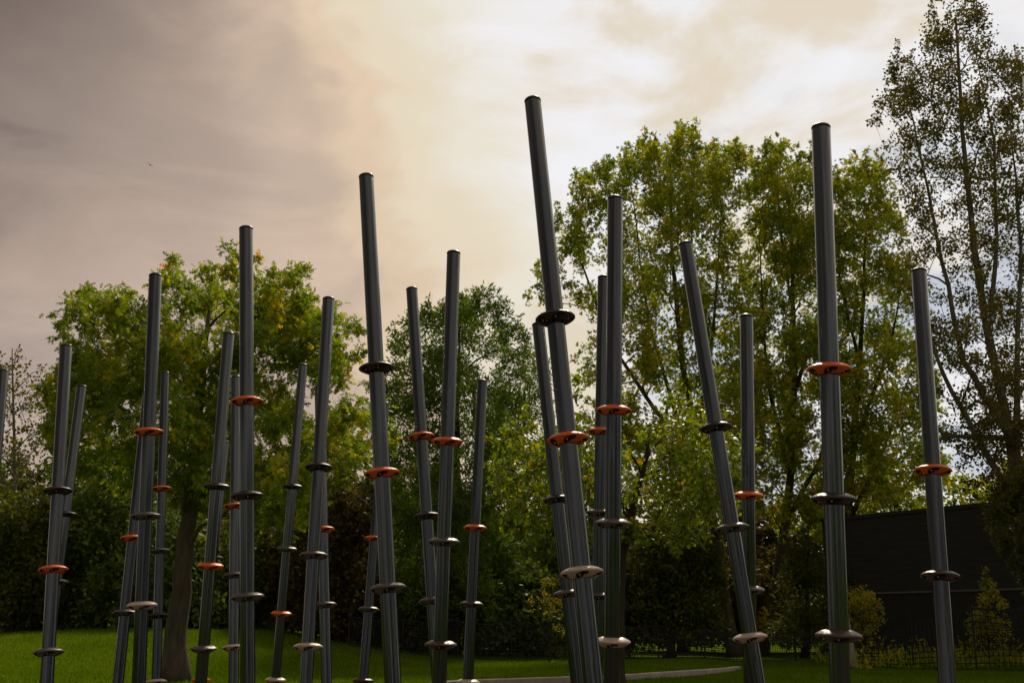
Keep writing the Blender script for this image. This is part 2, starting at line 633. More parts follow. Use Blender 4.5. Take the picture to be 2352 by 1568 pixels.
# ------------------------------------------------------------------ climbing poles
PR = 0.0635            # pole radius
RR = 0.1435            # ring radius
SRC = 2352.0 / 4096.0


def ring_mesh(name, mat):
    """lens shaped foot ring: domed treaded top, hollow underside with tear drop bolt recesses"""
    NA = 160
    top = [(PR + .001, .022), (PR + .005, .0275), (.077, .0290), (.090, .0265), (.104, .0220), (.118, .0155), (.130, .0090), (.138, .0034)]
    rim = [(.1425, -.0020), (RR, -.0062), (.1425, -.0105)]
    bot = [(.138, -.0145), (.131, -.0195), (.123, -.0250), (.115, -.0298), (.107, -.0342), (.099, -.0382), (.091, -.0415), (.083, -.0440), (.076, -.0455), (PR + .003, -.0460), (PR + .001, -.042)]
    prof = top + rim + bot
    nb0 = len(top) + len(rim)
    vs, fs, mi = [], [], []
    nrec = 5

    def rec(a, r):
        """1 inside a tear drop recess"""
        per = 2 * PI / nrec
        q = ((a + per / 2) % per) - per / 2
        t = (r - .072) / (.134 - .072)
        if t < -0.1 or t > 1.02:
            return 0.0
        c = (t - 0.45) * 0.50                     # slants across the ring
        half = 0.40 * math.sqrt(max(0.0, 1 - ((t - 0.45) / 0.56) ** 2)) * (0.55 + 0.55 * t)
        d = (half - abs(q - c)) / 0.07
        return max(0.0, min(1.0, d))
    for (r, z) in prof:
        i = len(vs) // NA
        for k in range(NA):
            a = 2 * PI * k / NA
            zz = z
            if i >= nb0 and r > PR + .004:
                zz = z + 0.017 * rec(a, r) * min(1.0, (-z + 0.004) / .03)
            if 1 < i < len(top) - 1:              # tread: crossed grooves cut into the dome
                g = 0.5 * (r / .1 + a * 0.9) * 20
                g2 = 0.5 * (r / .1 - a * 0.9) * 20
                if min(abs(math.sin(g)), abs(math.sin(g2))) < 0.16:
                    zz -= 0.0028
            seam = min(abs(a - 0.62), abs(a - 0.62 - PI))
            rr = r
            if seam < PI / NA * 1.01 and r > PR + .004:
                rr = r - .0022
                zz += -0.0018 if z > -.006 else 0.0018
            vs.append((rr * math.cos(a), rr * math.sin(a), zz))
    np_ = len(prof)
    for i in range(np_ - 1):
        for k in range(NA):
            k2 = (k + 1) % NA
            fs.append((i * NA + k, (i + 1) * NA + k, (i + 1) * NA + k2, i * NA + k2))
            r = 0.5 * (prof[i][0] + prof[i + 1][0])
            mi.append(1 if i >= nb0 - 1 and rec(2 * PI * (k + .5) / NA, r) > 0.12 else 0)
    me = bpy.data.meshes.new(name)
    me.from_pydata(vs, [], fs)
    me.materials.append(mat)
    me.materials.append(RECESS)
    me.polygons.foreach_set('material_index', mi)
    me.polygons.foreach_set('use_smooth', [True] * len(fs))
    me.update()
    return me


RMESH = {k: ring_mesh('foot_ring_' + k, m) for k, m in RINGS.items()}
bm_ = MB()
bm_.tube([(0, 0, -.006), (0, 0, .002), (0, 0, .006)], [.0065, .0065, .004], 6)
BOLTME = bm_.mesh('bolt', BOLT)


def lathe(prof, sides=40):
    mb = MB()
    vs = []
    for r, z in prof:
        for k in range(sides):
            a = 2 * PI * k / sides
            vs.append((r * math.cos(a), r * math.sin(a), z))
    fs = [(i * sides + k, i * sides + (k + 1) % sides, (i + 1) * sides + (k + 1) % sides, (i + 1) * sides + k) for i in range(len(prof) - 1) for k in range(sides)]
    fs.append(tuple((len(prof) - 1) * sides + k for k in range(sides)))
    mb.add(vs, fs)
    return mb


CAPME = lathe([(PR - .006, -.02), (PR - .006, .002), (PR + .0015, .003), (PR + .0022, .008), (PR + .001, .015), (PR - .006, .023), (PR - .018, .030), (PR - .035, .035), (.012, .038), (.002, .0382)]).mesh('end_cap', CAPM, True)

RING_WORD = {'o': 'orange foot ring', 'k': 'black foot ring', 'g': 'grey foot ring', 'n': 'dark brown foot ring', 'w': 'beige foot ring'}
PG = 'leaning climbing poles with foot rings'
# (label, top x, top y, top width, bottom x at y 2731, bottom width, [(ring y, ring width or 0, colour)]) measured in the 4096 px photograph
POLES = [
    ('bare dark pole cut by the left edge of the picture', 15, 1472, 39, -95, 46, []),
    ('leftmost pole seen whole, with black, orange and grey rings', 265, 1373, 47, 187, 56, [(1963, 106, 'k'), (2277, 113, 'o'), (2607, 113, 'g')]),
    ('short dark pole leaning right just behind the leftmost ringed pole', 328, 1535, 38.5, 178, 42, [(2056, 0, 'k'), (2326, 0, 'g'), (2599, 0, 'w')]),
    ('taller pole left of the oak trunk with orange, dark and low beige rings', 622, 1089, 49, 555, 54, [(1727, 115.5, 'o'), (2063, 117, 'g'), (2420, 123, 'w')]),
    ('slanting dark pole half hidden behind the orange and beige ringed pole beside the oak trunk', 592, 1565, 38, 472, 47, [(2153, 0, 'o'), (2450, 0, 'g')]),
    ('thin pole just left of the oak trunk with orange, grey, black and beige rings', 661, 1482, 36, 625, 41, [(1955, 75, 'o'), (2204, 77, 'g'), (2462, 81, 'k'), (2726, 85, 'w')]),
    ('dark pole right of the oak trunk, orange ring between black and grey ones', 915, 1322, 45.5, 803, 50, [(1945, 103, 'k'), (2263, 105, 'o'), (2593, 107, 'g')]),
    ('short far pole almost hidden behind the leaning pole right of the oak trunk', 902, 1757, 33, 803, 35, [(2228, 0, 'g'), (2717, 78, 'o')]),
    ('thin upright pole tucked behind the tall pole that rises above the oak', 943, 1499, 36, 934, 42, [(2024, 0, 'o'), (2301, 0, 'g'), (2588, 0, 'w')]),
    ('tall upright pole rising above the oak crown with orange, black and grey rings', 984, 901, 54, 991, 61, [(1604, 126.5, 'o'), (1982, 128, 'k'), (2386, 134, 'g')]),
    ('thin pole with four rings, orange third from the top, before the oak', 1213, 1449, 35, 1101, 38, [(1945, 81, 'k'), (2195, 81, 'g'), (2453, 83, 'o'), (2718, 84.5, 'w')]),
    ('leaning pole with black, grey and beige rings before the right side of the oak', 1315, 1184, 47, 1224, 55, [(1869, 112, 'k'), (2221, 114, 'g'), (2586, 117, 'w')]),
    ('upright pole half hidden behind the one with black, grey and beige rings', 1278, 1538, 38, 1306, 46, [(2118, 0, 'o'), (2419, 0, 'g')]),
    ('tall pole leaning slightly left at the right edge of the oak, black ring above orange', 1464, 693, 59, 1572, 69, [(1472, 138, 'k'), (1892, 145, 'o'), (2351, 149, 'g')]),
    ('thin pole leaning right and crossing behind the tall pole at the oak edge', 1541, 1603, 34, 1452, 40, [(2154, 0, 'o'), (2436, 88, 'g'), (2722, 87, 'n')]),
    ('left leaning pole of the crossing pair before the dense green tree', 1646, 1145, 45.5, 1752, 52, [(1746, 103, 'o'), (2065, 0, 'k'), (2402, 0, 'g')]),
    ('taller pole of the crossing pair before the dense green tree, leaning right', 1815, 998, 54, 1757, 61, [(1766, 126, 'o'), (2166, 128, 'g'), (2577, 130, 'n')]),
    ('short lone pole right of the crossing pair with orange, brown and beige rings', 1930, 1513, 40.5, 1871, 44.5, [(2110, 95, 'o'), (2415, 96, 'n'), (2727, 98, 'w')]),
    ('pole leaning left close behind the tallest pole, two dark rings in view', 2151, 1285, 50, 2310, 57, [(1997, 118, 'k'), (2373, 116, 'g')]),
    ('tallest pole, leaning strongly left, with black, orange and beige rings', 2129, 389, 66, 2373, 82, [(1274, 159, 'k'), (1757, 168, 'o'), (2290, 175, 'w')]),
    ('thinner pole tucked behind the left side of the straight pole next to the tallest one', 2414, 1097, 45, 2386, 50, [(1725, 110, 'o'), (2050, 110, 'g'), (2382, 0, 'n')]),
    ('straight tall pole right of the tallest one with orange, grey and beige rings', 2461, 779, 61, 2447, 67, [(1640, 142, 'o'), (2092, 146, 'g'), (2565, 151, 'w')]),
    ('left leaning pole before the big maples with black, grey and beige rings', 2740, 963, 57, 3030, 66, [(1710, 130, 'k'), (2111, 133, 'g'), (2549, 141, 'w')]),
    ('upright pole crossing behind the left leaning one before the big maples', 2986, 1251, 52, 3002, 56, [(1980, 118, 'o'), (2356, 119, 'g')]),
    ('thickest, nearest looking tall pole before the big maples, orange ring over two dark ones', 3283, 493, 73.5, 3361, 84, [(1477, 176, 'o'), (1995, 178, 'k'), (2541, 184, 'n')]),
    ('dark pole before the black building wall, one orange and one brown ring', 3674, 1071, 59, 3790, 70, [(1882, 145, 'o'), (2303, 148, 'n')]),
    ('pole tip showing at the right edge of the picture beside the poplar', 4122, 283, 62, 4330, 74, []),
]


def build_pole(label, tx, ty, tw, bx, bw, rings):
    lean_ = math.cos(math.atan2(bx - tx, 2731 - ty))
    ysamp, wsamp = [ty, 2731.0], [tw * lean_, bw * lean_]
    for (y, rw, c) in rings:
        if rw:
            ysamp.append(y)
            wsamp.append(rw / (RR / PR))
    k, m = np.polyfit(ysamp, wsamp, 1)

    def P(y):
        x = tx + (bx - tx) * (y - ty) / (2731 - ty)
        dep = (2 * PR) * F / ((k * y + m) * SRC)
        return at_depth(x * SRC, y * SRC, dep)
    for _ in range(60):
        top, bot = P(ty + 4), P(2731)
        ax = (top - bot).normalized()
        want = min(max(ax.y, -0.07), 0.10)
        if abs(want - ax.y) < 0.002:
            break
        ym = 0.5 * (ty + 2731)
        wm = k * ym + m
        k += (want - ax.y) * -0.12 * wm / (2731 - ty) * -1.0
        m = wm - k * ym
    base = bot + ax * ((-bot.z) / ax.z)          # where the axis meets the ground
    q = Vector((0, 0, 1)).rotation_difference(ax)
    root = empty('climbing_pole', base, q)
    tag(root, label, 'climbing pole', PG)
    Lp = (top - base).length - 0.036
    post = lathe([(PR, -0.12), (PR, 0.4), (PR, Lp * 0.5), (PR, Lp - .002), (PR - .002, Lp)]).mesh('post', POLE, True)
    link('post', post, root)
    link('end_cap', CAPME, root, (0, 0, Lp))
    for (y, rw, c) in rings:
        # point of the axis seen at that picture row
        d = (P(y) - base).dot(ax)
        d += 0.006
        rg = link('foot_ring', RMESH[c], root, (0, 0, d))
        # one recess towards the viewer, a little to the right
        toc = q.inverted() @ (EYE - (base + ax * d))
        a0 = math.atan2(toc.y, toc.x) + random.uniform(-0.12, 0.22)
        rg.rotation_euler = (0, 0, a0)
        rg['label'] = RING_WORD[c]
        for j in range(5):
            a = 2 * PI * j / 5 - 0.07
            b = link('bolt', BOLTME, rg, (.094 * math.cos(a), .094 * math.sin(a), -.0275), (PI + 0.0, 0, 0))
    return base, ax, Lp


for row in POLES:
    b_, a_, l_ = build_pole(*row)
    print('POLE', [round(c, 2) for c in b_], 'tilt', round(math.degrees(a_.angle(Vector((0, 0, 1)))), 1), [round(c, 3) for c in a_], round(l_, 2))

# ------------------------------------------------------------------ trees
TEMPL = {
    'oak': (np.array([[0, 0, 0], [.4, 0, .05], [.65, 0, .05], [1, 0, -.06], [.27, .36, -.05], [.60, .46, -.07], [.86, .27, -.08], [.27, -.36, -.05], [.60, -.46, -.07], [.86, -.27, -.08]]),
            np.array([[0, 1, 4], [1, 2, 5], [2, 3, 6], [0, 7, 1], [1, 8, 2], [2, 9, 3]])),
    'maple': (np.array([[0, 0, 0], [.38, .13, .03], [.38, -.13, .03], [.62, 0, .02], [.22, .50, -.06], [.74, .40, -.05], [1, 0, -.05], [.74, -.40, -.05], [.22, -.50, -.06]]),
              np.array([[0, 1, 4], [0, 8, 2], [0, 2, 1], [1, 3, 5], [1, 2, 6], [3, 2, 7]])),
    'ovate': (np.array([[0, 0, 0], [.3, .26, -.07], [.68, .22, -.09], [1, 0, -.10], [.3, -.26, -.07], [.68, -.22, -.09], [.5, 0, .03]]),
              np.array([[0, 6, 1], [1, 6, 2], [2, 6, 3], [0, 4, 6], [4, 5, 6], [5, 3, 6]])),
    'lance': (np.array([[0, 0, 0], [.45, .15, -.04], [1, 0, -.05], [.45, -.15, -.04]]), np.array([[0, 2, 1], [0, 3, 2]])),
    'delta': (np.array([[0, 0, 0], [.32, .40, -.05], [1, 0, -.05], [.32, -.40, -.05]]), np.array([[0, 2, 1], [0, 3, 2]])),
}


def leaves_mesh(name, pos, axis, nrm, size, kind, mat):
    T, tri = TEMPL[kind]
    axis = axis / (np.linalg.norm(axis, axis=1, keepdims=True) + 1e-9)
    side = np.cross(nrm, axis)
    side /= (np.linalg.norm(side, axis=1, keepdims=True) + 1e-9)
    nn = np.cross(axis, side)
    n = len(pos)
    V = pos[:, None, :] + size[:, None, None] * (T[None, :, 0:1] * axis[:, None, :] + T[None, :, 1:2] * side[:, None, :] + T[None, :, 2:3] * nn[:, None, :])
    tris = (np.arange(n)[:, None, None] * len(T) + tri[None]).reshape(-1, 3)
    return tri_mesh(name, V.reshape(-1, 3), tris, mat)


def inside(poly, p):
    x, y = p
    c = False
    n = len(poly)
    for i in range(n):
        x1, y1 = poly[i]
        x2, y2 = poly[(i + 1) % n]
        if (y1 > y) != (y2 > y) and x < (x2 - x1) * (y - y1) / (y2 - y1) + x1:
            c = not c
    return c


def edge_dist(poly, p):
    best = 1e9
    px, py = p
    n = len(poly)
    for i in range(n):
        x1, y1 = poly[i]
        x2, y2 = poly[(i + 1) % n]
        dx, dy = x2 - x1, y2 - y1
        t = max(0, min(1, ((px - x1) * dx + (py - y1) * dy) / (dx * dx + dy * dy + 1e-9)))
        best = min(best, math.hypot(px - x1 - t * dx, py - y1 - t * dy))
    return best


NLEAF = [0]


def make_tree(name, label, cat, Y, poly, trunk, tr, n_clump, r_px, per, leaf, size, mat, bark, depth=2.5, droop=0.25, twigs=9, group=None,
              voids=(), spread=0.16, base=None, flat=0.85, seed=1, limb_fac=1.0, aim_up=0.0, min_sp=0.62, fan=0.5, limbs=(), spikes=()):
    rng = np.random.default_rng(seed)
    rnd = random.Random(seed)
    # trunk polyline in world space; base on the ground
    tp = [at(px, py, Y) for px, py in trunk]
    b = tp[0].copy()
    b.z = gz(b.x, b.y) - 0.05
    tp[0] = b
    root = empty(name, b)
    tag(root, label, cat, group)
    # clumps
    xs_ = [p[0] for p in poly]
    ys_ = [p[1] for p in poly]
    cl, tries = [], 0
    while len(cl) < n_clump and tries < n_clump * 60:
        tries += 1
        p = (rnd.uniform(min(xs_), max(xs_)), rnd.uniform(min(ys_), max(ys_)))
        if not inside(poly, p):
            continue
        if any((p[0] - vx) ** 2 / (vr * vr) + (p[1] - vy) ** 2 / (vr * vr) < 1 and rnd.random() < vp for vx, vy, vr, vp in voids):
            continue
        e = edge_dist(poly, p)
        if e < r_px * 0.22:
            continue
        r = min(max(e * 0.95, r_px * 0.35), r_px) * rnd.uniform(0.8, 1.15)
        k = ppm(p[0], p[1], Y)
        dy = rnd.uniform(-1, 1) * depth * math.sqrt(min(1.0, e / (r_px * 2.2)))
        c = at(p[0], p[1], Y)
        c = c + Vector((0, dy, 0)) + Vector((c.x, 0, c.z - 1)) * (dy / Y)
        rm = r * k
        if any((c - c2).length < min_sp * 0.5 * (rm + r2) for c2, r2 in cl):
            continue
        if c.z - rm * 0.5 < gz(c.x, c.y):
            continue
        cl.append((c, rm))
    for (sx_, sy_, ln_, wd_) in spikes:             # upright shoots along the top of the crown
        dys = rnd.uniform(-.5, .5) * depth
        for q_ in range(int(ln_ / (wd_ * .8)) + 1):
            c = at(sx_ + rnd.uniform(-4, 4), sy_ - 8 + wd_ * .4 + q_ * wd_ * .8, Y + dys)
            cl.append((c, wd_ * (.42 + .18 * q_) * ppm(sx_, sy_, Y)))
    # branches
    mb = MB()
    nseg = len(tp)
    # smooth trunk
    dense, rad = [], []
    tl = sum((tp[i + 1] - tp[i]).length for i in range(nseg - 1))
    acc = 0
    for i in range(nseg - 1):
        a, c = tp[i], tp[i + 1]
        for j in range(4):
            t = j / 4
            q = a.lerp(c, t)
            if i or j:
                q = q + Vector((rnd.uniform(-1, 1), rnd.uniform(-1, 1), 0)) * tr * 0.12
            dense.append(q)
            f_ = (acc + (c - a).length * t) / tl
            rad.append(tr * (1 - 0.82 * f_) * (1.0 + 0.55 * max(0, 1 - f_ * 14)))
        acc += (tp[i + 1] - tp[i]).length
    dense.append(tp[-1])
    rad.append(tr * 0.16)
    tm = MB()
    tm.tube([p - b for p in dense], rad, 12)
    tm.build('trunk', bark, root, True)
    nodes = [(p, r) for p, r in zip(dense, rad) if (p - b).length > tl * 0.18]
    for li, lp in enumerate(limbs):
        dyl = rnd.uniform(-.5, .5) * depth
        q0 = at(lp[0][0], lp[0][1], Y)
        st = min(range(len(dense)), key=lambda i_: (dense[i_] - q0).length)
        pts_ = [dense[st]] + [at(x_, y_, Y + dyl * (n_ + 1) / len(lp)) for n_, (x_, y_) in enumerate(lp[1:])]
        fine = []
        for a_, c_ in zip(pts_[:-1], pts_[1:]):
            for j in range(4):
                fine.append(a_.lerp(c_, j / 4) + Vector((rnd.uniform(-1, 1), rnd.uniform(-1, 1), 0)) * tr * .15)
        fine[0] = pts_[0]
        fine.append(pts_[-1])
        rl = [max(.012, rad[st] * .72 * (1 - .85 * i_ / (len(fine) - 1))) for i_ in range(len(fine))]
        lm_ = MB()
        lm_.tube([p - b for p in fine], rl, 8)
        lm_.build('limb', bark, root, True)
        nodes += list(zip(fine[3:], rl[3:]))
    order = sorted(range(len(cl)), key=lambda i: min((cl[i][0] - p).length for p, _ in nodes))
    P, A, Nn, S = [], [], [], []
    for i in order:
        c, rm = cl[i]
        best, bc = None, 1e9
        for p, r in nodes:
            d = c - p
            cost = d.length + max(0, -d.z) * 1.6 + (0.0 if r > 0.02 else 0.4) + fan * max(0, math.hypot(d.x, d.y) - d.z)
            if cost < bc:
                bc, best = cost, (p, r)
        p, r = best
        d = (c - p).length
        r0 = min(r * 0.62, 0.016 * limb_fac + d * 0.020 * limb_fac)
        r1 = max(0.006, r0 * 0.42)
        mid1 = p.lerp(c, 0.35) + Vector((rnd.uniform(-.09, .09), rnd.uniform(-.09, .09), rnd.uniform(-.02, .12))) * d
        mid2 = p.lerp(c, 0.7) + Vector((rnd.uniform(-.07, .07), rnd.uniform(-.07, .07), rnd.uniform(-.02, .10))) * d
        path = [p, mid1, mid2, c]
        rr_ = [r0, r0 * .8, r0 * .6, r1]
        mb.tube([x - b for x in path], rr_, 5, False)
        nodes += [(mid1, r0 * .8), (mid2, r0 * .6), (c, r1)]
        # twigs
        dirs = rng.normal(0, 1, (twigs, 3))
        dirs /= np.linalg.norm(dirs, axis=1, keepdims=True)
        dirs[:, 2] *= flat
        grow = np.array((c - p).normalized())
        dirs = dirs + 0.35 * grow + np.array([0, 0, aim_up])
        dirs /= np.linalg.norm(dirs, axis=1, keepdims=True)
        ca = np.array(c)
        lens = rm * rng.uniform(0.65, 1.1, twigs)
        for dv_, ln in zip(dirs, lens):
            e_ = ca + dv_ * ln
            mb.tube([c - b, Vector(ca + dv_ * ln * .5 + np.array([0, 0, .05 * ln])) - b, Vector(e_) - b], [r1 * .7, r1 * .45, .003], 3, False)
        n = max(6, int(per * (rm / (r_px * ppm(c.x, 800, Y))) ** 1.6 * rnd.uniform(.8, 1.2)))
        ti = rng.integers(0, twigs, n)
        t = rng.uniform(0.22, 1.06, n) ** 0.8
        jit = rng.normal(0, spread, (n, 3)) * rm
        pos = ca + dirs[ti] * (lens[ti] * t)[:, None] + jit
        ax_ = dirs[ti] * 0.6 + rng.normal(0, 0.65, (n, 3))
        ax_[:, 2] -= droop
        P.append(pos)
        A.append(ax_)
        nm = rng.normal(0, 0.7, (n, 3))
        nm[:, 2] += 0.7
        Nn.append(nm)
        S.append(size * rng.uniform(0.65, 1.2, n))
    mb.build('branches', bark, root, True)
    P, A, Nn, S = np.concatenate(P), np.concatenate(A), np.concatenate(Nn), np.concatenate(S)
    low = P[:, 2] > ground_z(P[:, 0], P[:, 1]) + 0.03
    P, A, Nn, S = P[low], A[low], Nn[low], S[low]
    NLEAF[0] += len(P) * len(TEMPL[leaf][1])
    cr = link('crown', leaves_mesh('crown', P - np.array(b), A, Nn, S, leaf, mat), root)
    cr['kind'] = 'stuff'
    return root


# the oak standing on the lawn
OAK = [(85, 960), (75, 880), (108, 868), (122, 790), (118, 715), (150, 665), (200, 648), (250, 662), (300, 655), (340, 690), (350, 598), (400, 580), (440, 608), (470, 565), (520, 552), (545, 535), (595, 550), (604, 635),
       (640, 585), (700, 588), (722, 640), (740, 690), (775, 655), (835, 650), (838, 720), (850, 800), (865, 900), (925, 980), (905, 1045), (855, 1100), (790, 1135), (760, 1190), (700, 1240), (640, 1255), (560, 1200), (490, 1205), (440, 1240),
       (385, 1150), (300, 1130), (240, 1160), (180, 1130), (120, 1060)]
make_tree('oak_tree', 'leafy green oak with a thick leaning trunk rooted in the lawn', 'tree', 20.5, OAK,
          [(397, 1557), (412, 1400), (428, 1230), (445, 1060), (462, 880), (480, 720)], 0.23, 260, 58, 210, 'oak', 0.135, OAK_LEAF, BARK,
          depth=2.6, droop=0.45, twigs=9, seed=11, voids=[(760, 740, 40, .9), (330, 640, 30, .8), (620, 620, 20, .8), (800, 790, 45, .5), (610, 900, 50, .3)], spread=0.15)

# thin birch at the left edge
make_tree('birch_tree', 'sparse thin birch at the left edge behind the bare pole', 'tree', 36, [(-90, 900), (-20, 800), (22, 775), (45, 800), (75, 830), (108, 840), (120, 940), (130, 1060), (70, 1140), (-40, 1150), (-100, 1050)],
          [(40, 1452), (38, 1300), (34, 1150), (32, 1000), (28, 800)], 0.11, 60, 42, 55, 'delta', 0.13, POPLAR_LEAF, BARK_PALE, depth=1.5, twigs=7, seed=5, aim_up=0.5)

# dense tree in the middle
make_tree('ash_tree', 'dense dark green tree between the oak and the maples', 'tree', 33, [(872, 840), (905, 755), (930, 715), (985, 695), (1050, 682), (1105, 660), (1130, 672), (1160, 695), (1182, 740), (1220, 755), (1232, 850), (1215, 950), (1190, 1100), (1200, 1300), (1160, 1440), (890, 1440), (865, 1200), (855, 1000)],
          [(1040, 1500), (1045, 1350), (1050, 1150), (1050, 950), (1055, 780)], 0.20, 260, 52, 300, 'lance', 0.17, ASH_LEAF, BARK_DARK, depth=3.0, droop=0.1, twigs=10, seed=21, aim_up=0.45, spikes=[(905, 745, 60, 18), (940, 710, 50, 18), (985, 688, 60, 18), (1020, 690, 50, 16), (1060, 682, 60, 18), (1092, 668, 60, 16), (1122, 660, 70, 18), (1145, 672, 60, 16), (1165, 690, 50, 16), (1190, 730, 50, 18)], voids=[(1120, 880, 60, .55), (1150, 760, 30, .4)])

# broad leaved small tree close behind the poles
make_tree('cherry_tree', 'small tree with broad yellowing leaves close behind the straight pole', 'tree', 18, [(1105, 1085), (1118, 1000), (1160, 958), (1185, 885), (1215, 920), (1235, 965), (1290, 985), (1308, 870), (1335, 825), (1365, 890), (1375, 965), (1440, 1000), (1500, 960), (1535, 875), (1600, 885), (1645, 930), (1705, 960), (1745, 1020), (1725, 1100), (1695, 1185), (1645, 1250), (1560, 1285), (1480, 1245), (1400, 1270), (1300, 1250), (1200, 1240), (1125, 1190)],
          [(1418, 1575), (1420, 1420), (1430, 1280), (1450, 1180), (1475, 1090), (1490, 1010)], 0.13, 180, 50, 95, 'ovate', 0.105, BROAD_LEAF, BARK_DARK, depth=1.7, droop=0.5, twigs=7, seed=31, spread=0.18, voids=[(1440, 1040, 25, .5), (1280, 1020, 30, .6)])

MG = 'big maples behind the fence'
make_tree('maple_tree', 'largest spreading maple with pale sky showing through, behind the straight poles', 'tree', 36, [(1198, 650), (1238, 605), (1300, 622), (1268, 560), (1285, 480), (1312, 398), (1385, 365), (1440, 325), (1472, 298), (1510, 330), (1555, 282), (1605, 282), (1622, 320), (1690, 325), (1745, 365), (1762, 450), (1745, 600), (1765, 800), (1785, 1000), (1765, 1190), (1600, 1260), (1450, 1160), (1370, 1000), (1312, 820), (1300, 730), (1225, 725), (1195, 690)],
          [(1690, 1522), (1672, 1420), (1650, 1250), (1610, 1050), (1570, 850), (1545, 600), (1540, 420)], 0.20, 380, 50, 200, 'maple', 0.15, MAPLE_LEAF, BARK, depth=3.4, droop=0.25, twigs=9, seed=41, group=MG, flat=1.3, spikes=[(1240, 600, 40, 20), (1285, 590, 40, 20), (1282, 470, 50, 20), (1322, 392, 50, 20), (1392, 360, 50, 22), (1440, 335, 60, 22), (1478, 300, 60, 22), (1503, 312, 50, 20), (1560, 285, 60, 24), (1598, 283, 60, 24), (1640, 322, 50, 20), (1692, 325, 50, 22), (1724, 345, 40, 20)],
          limbs=[[(1650, 1250), (1570, 1000), (1490, 750), (1450, 430)], [(1610, 1050), (1510, 950), (1410, 800), (1340, 620), (1310, 520)], [(1600, 1000), (1640, 760), (1660, 440)], [(1560, 800), (1590, 560), (1590, 350)]],
          spread=0.14, voids=[(1420, 520, 40, .8), (1370, 640, 50, .8), (1480, 680, 40, .6), (1340, 760, 55, .85), (1420, 850, 50, .6), (1620, 580, 35, .6), (1540, 760, 40, .5), (1580, 470, 30, .5), (1690, 520, 35, .7), (1500, 950, 50, .5), (1640, 830, 40, .5)], aim_up=0.55)
make_tree('maple_tree', 'narrow upright maple just left of the thickest pole', 'tree', 38, [(1718, 405), (1755, 325), (1790, 312), (1830, 340), (1870, 340), (1925, 400), (1955, 500), (1965, 700), (1955, 900), (1965, 1150), (1905, 1260), (1785, 1260), (1730, 1100), (1700, 900), (1700, 600)],
          [(1748, 1524), (1765, 1420), (1790, 1300), (1815, 1100), (1825, 850), (1820, 600), (1810, 430)], 0.20, 270, 48, 210, 'maple', 0.15, MAPLE_LEAF, BARK, depth=3.0, seed=42, group=MG, flat=1.3, spikes=[(1738, 350, 50, 20), (1760, 318, 60, 22), (1790, 312, 60, 22), (1832, 336, 50, 22), (1868, 330, 60, 24)],
          limbs=[[(1815, 1080), (1760, 860), (1745, 560)], [(1822, 900), (1885, 720), (1900, 500)], [(1800, 1200), (1880, 1060), (1930, 900)], [(1825, 700), (1790, 520), (1785, 380)]],
          spread=0.14, voids=[(1735, 560, 30, .9), (1850, 720, 40, .4), (1760, 800, 35, .6), (1900, 880, 35, .5), (1780, 960, 35, .5)], aim_up=0.55)
make_tree('maple_tree', 'browner maple between the thickest pole and the poplar, over the black building', 'tree', 37, [(1890, 430), (1960, 352), (2015, 345), (2055, 420), (2105, 560), (2145, 700), (2165, 900), (2190, 1100), (2140, 1160), (2050, 1190), (1950, 1200), (1895, 1190)],
          [(1935, 1525), (1940, 1350), (1950, 1150), (1970, 900), (1985, 650), (1990, 480)], 0.18, 240, 46, 190, 'maple', 0.145, MAPLE_LEAF, BARK_DARK, depth=2.6, seed=43, group=MG, flat=1.2, spikes=[(1925, 395, 50, 20), (1960, 352, 60, 20), (1990, 345, 50, 20), (2018, 350, 50, 20), (2052, 420, 40, 18)],
          limbs=[[(1945, 1200), (2030, 1030), (2095, 850)], [(1960, 1000), (2045, 800), (2075, 620)], [(1975, 850), (1930, 650), (1920, 500)]],
          spread=0.14, voids=[(2000, 700, 40, .9), (2060, 860, 50, .4), (2110, 1000, 50, .2), (2040, 560, 35, .7), (1940, 640, 35, .5), (2090, 760, 40, .6)], aim_up=0.2)

# poplar at the right
make_tree('poplar_tree', 'tall sparse dark poplar filling the right edge', 'tree', 27, [(2005, 245), (2030, 175), (2058, 102), (2100, 140), (2135, 60), (2135, -60), (2265, -80), (2270, 70), (2300, 125), (2345, 120), (2420, 200), (2480, 500), (2490, 900), (2450, 1180), (2352, 1310), (2275, 1240), (2215, 1130), (2145, 1010), (2110, 820), (2060, 650), (2085, 520), (2040, 430), (1985, 375), (2020, 330)],
          [(2385, 1580), (2372, 1400), (2345, 1180), (2310, 950), (2268, 760), (2235, 560), (2210, 300), (2195, 40)], 0.17, 450, 42, 120, 'delta', 0.092, POPLAR_LEAF, BARK_PALE, depth=2.4, droop=0.3, twigs=8, seed=51, aim_up=0.6, spikes=[(2060, 100, 90, 20), (2095, 120, 60, 20), (2145, 0, 120, 24), (2175, 30, 90, 22), (2245, -20, 120, 24), (2305, 118, 70, 20), (2335, 112, 70, 20), (2015, 235, 60, 18), (1990, 370, 40, 18)], limb_fac=0.9, fan=1.1,
          limbs=[[(2345, 1180), (2260, 1030), (2185, 900), (2120, 740), (2085, 600)], [(2320, 1000), (2215, 830), (2165, 600), (2120, 380), (2075, 180)], [(2335, 1100), (2335, 850), (2345, 560), (2320, 260)], [(2268, 760), (2290, 560), (2285, 330), (2240, 120)], [(2352, 1200), (2400, 900), (2420, 600), (2400, 330)], [(2260, 1030), (2170, 1000), (2080, 880)]],
          voids=[(2200, 700, 55, .8), (2260, 830, 50, .55), (2180, 880, 60, .55), (2150, 420, 40, .6), (2300, 620, 40, .6), (2230, 990, 55, .1), (2120, 560, 35, .7), (2270, 420, 35, .5)], spread=0.2)

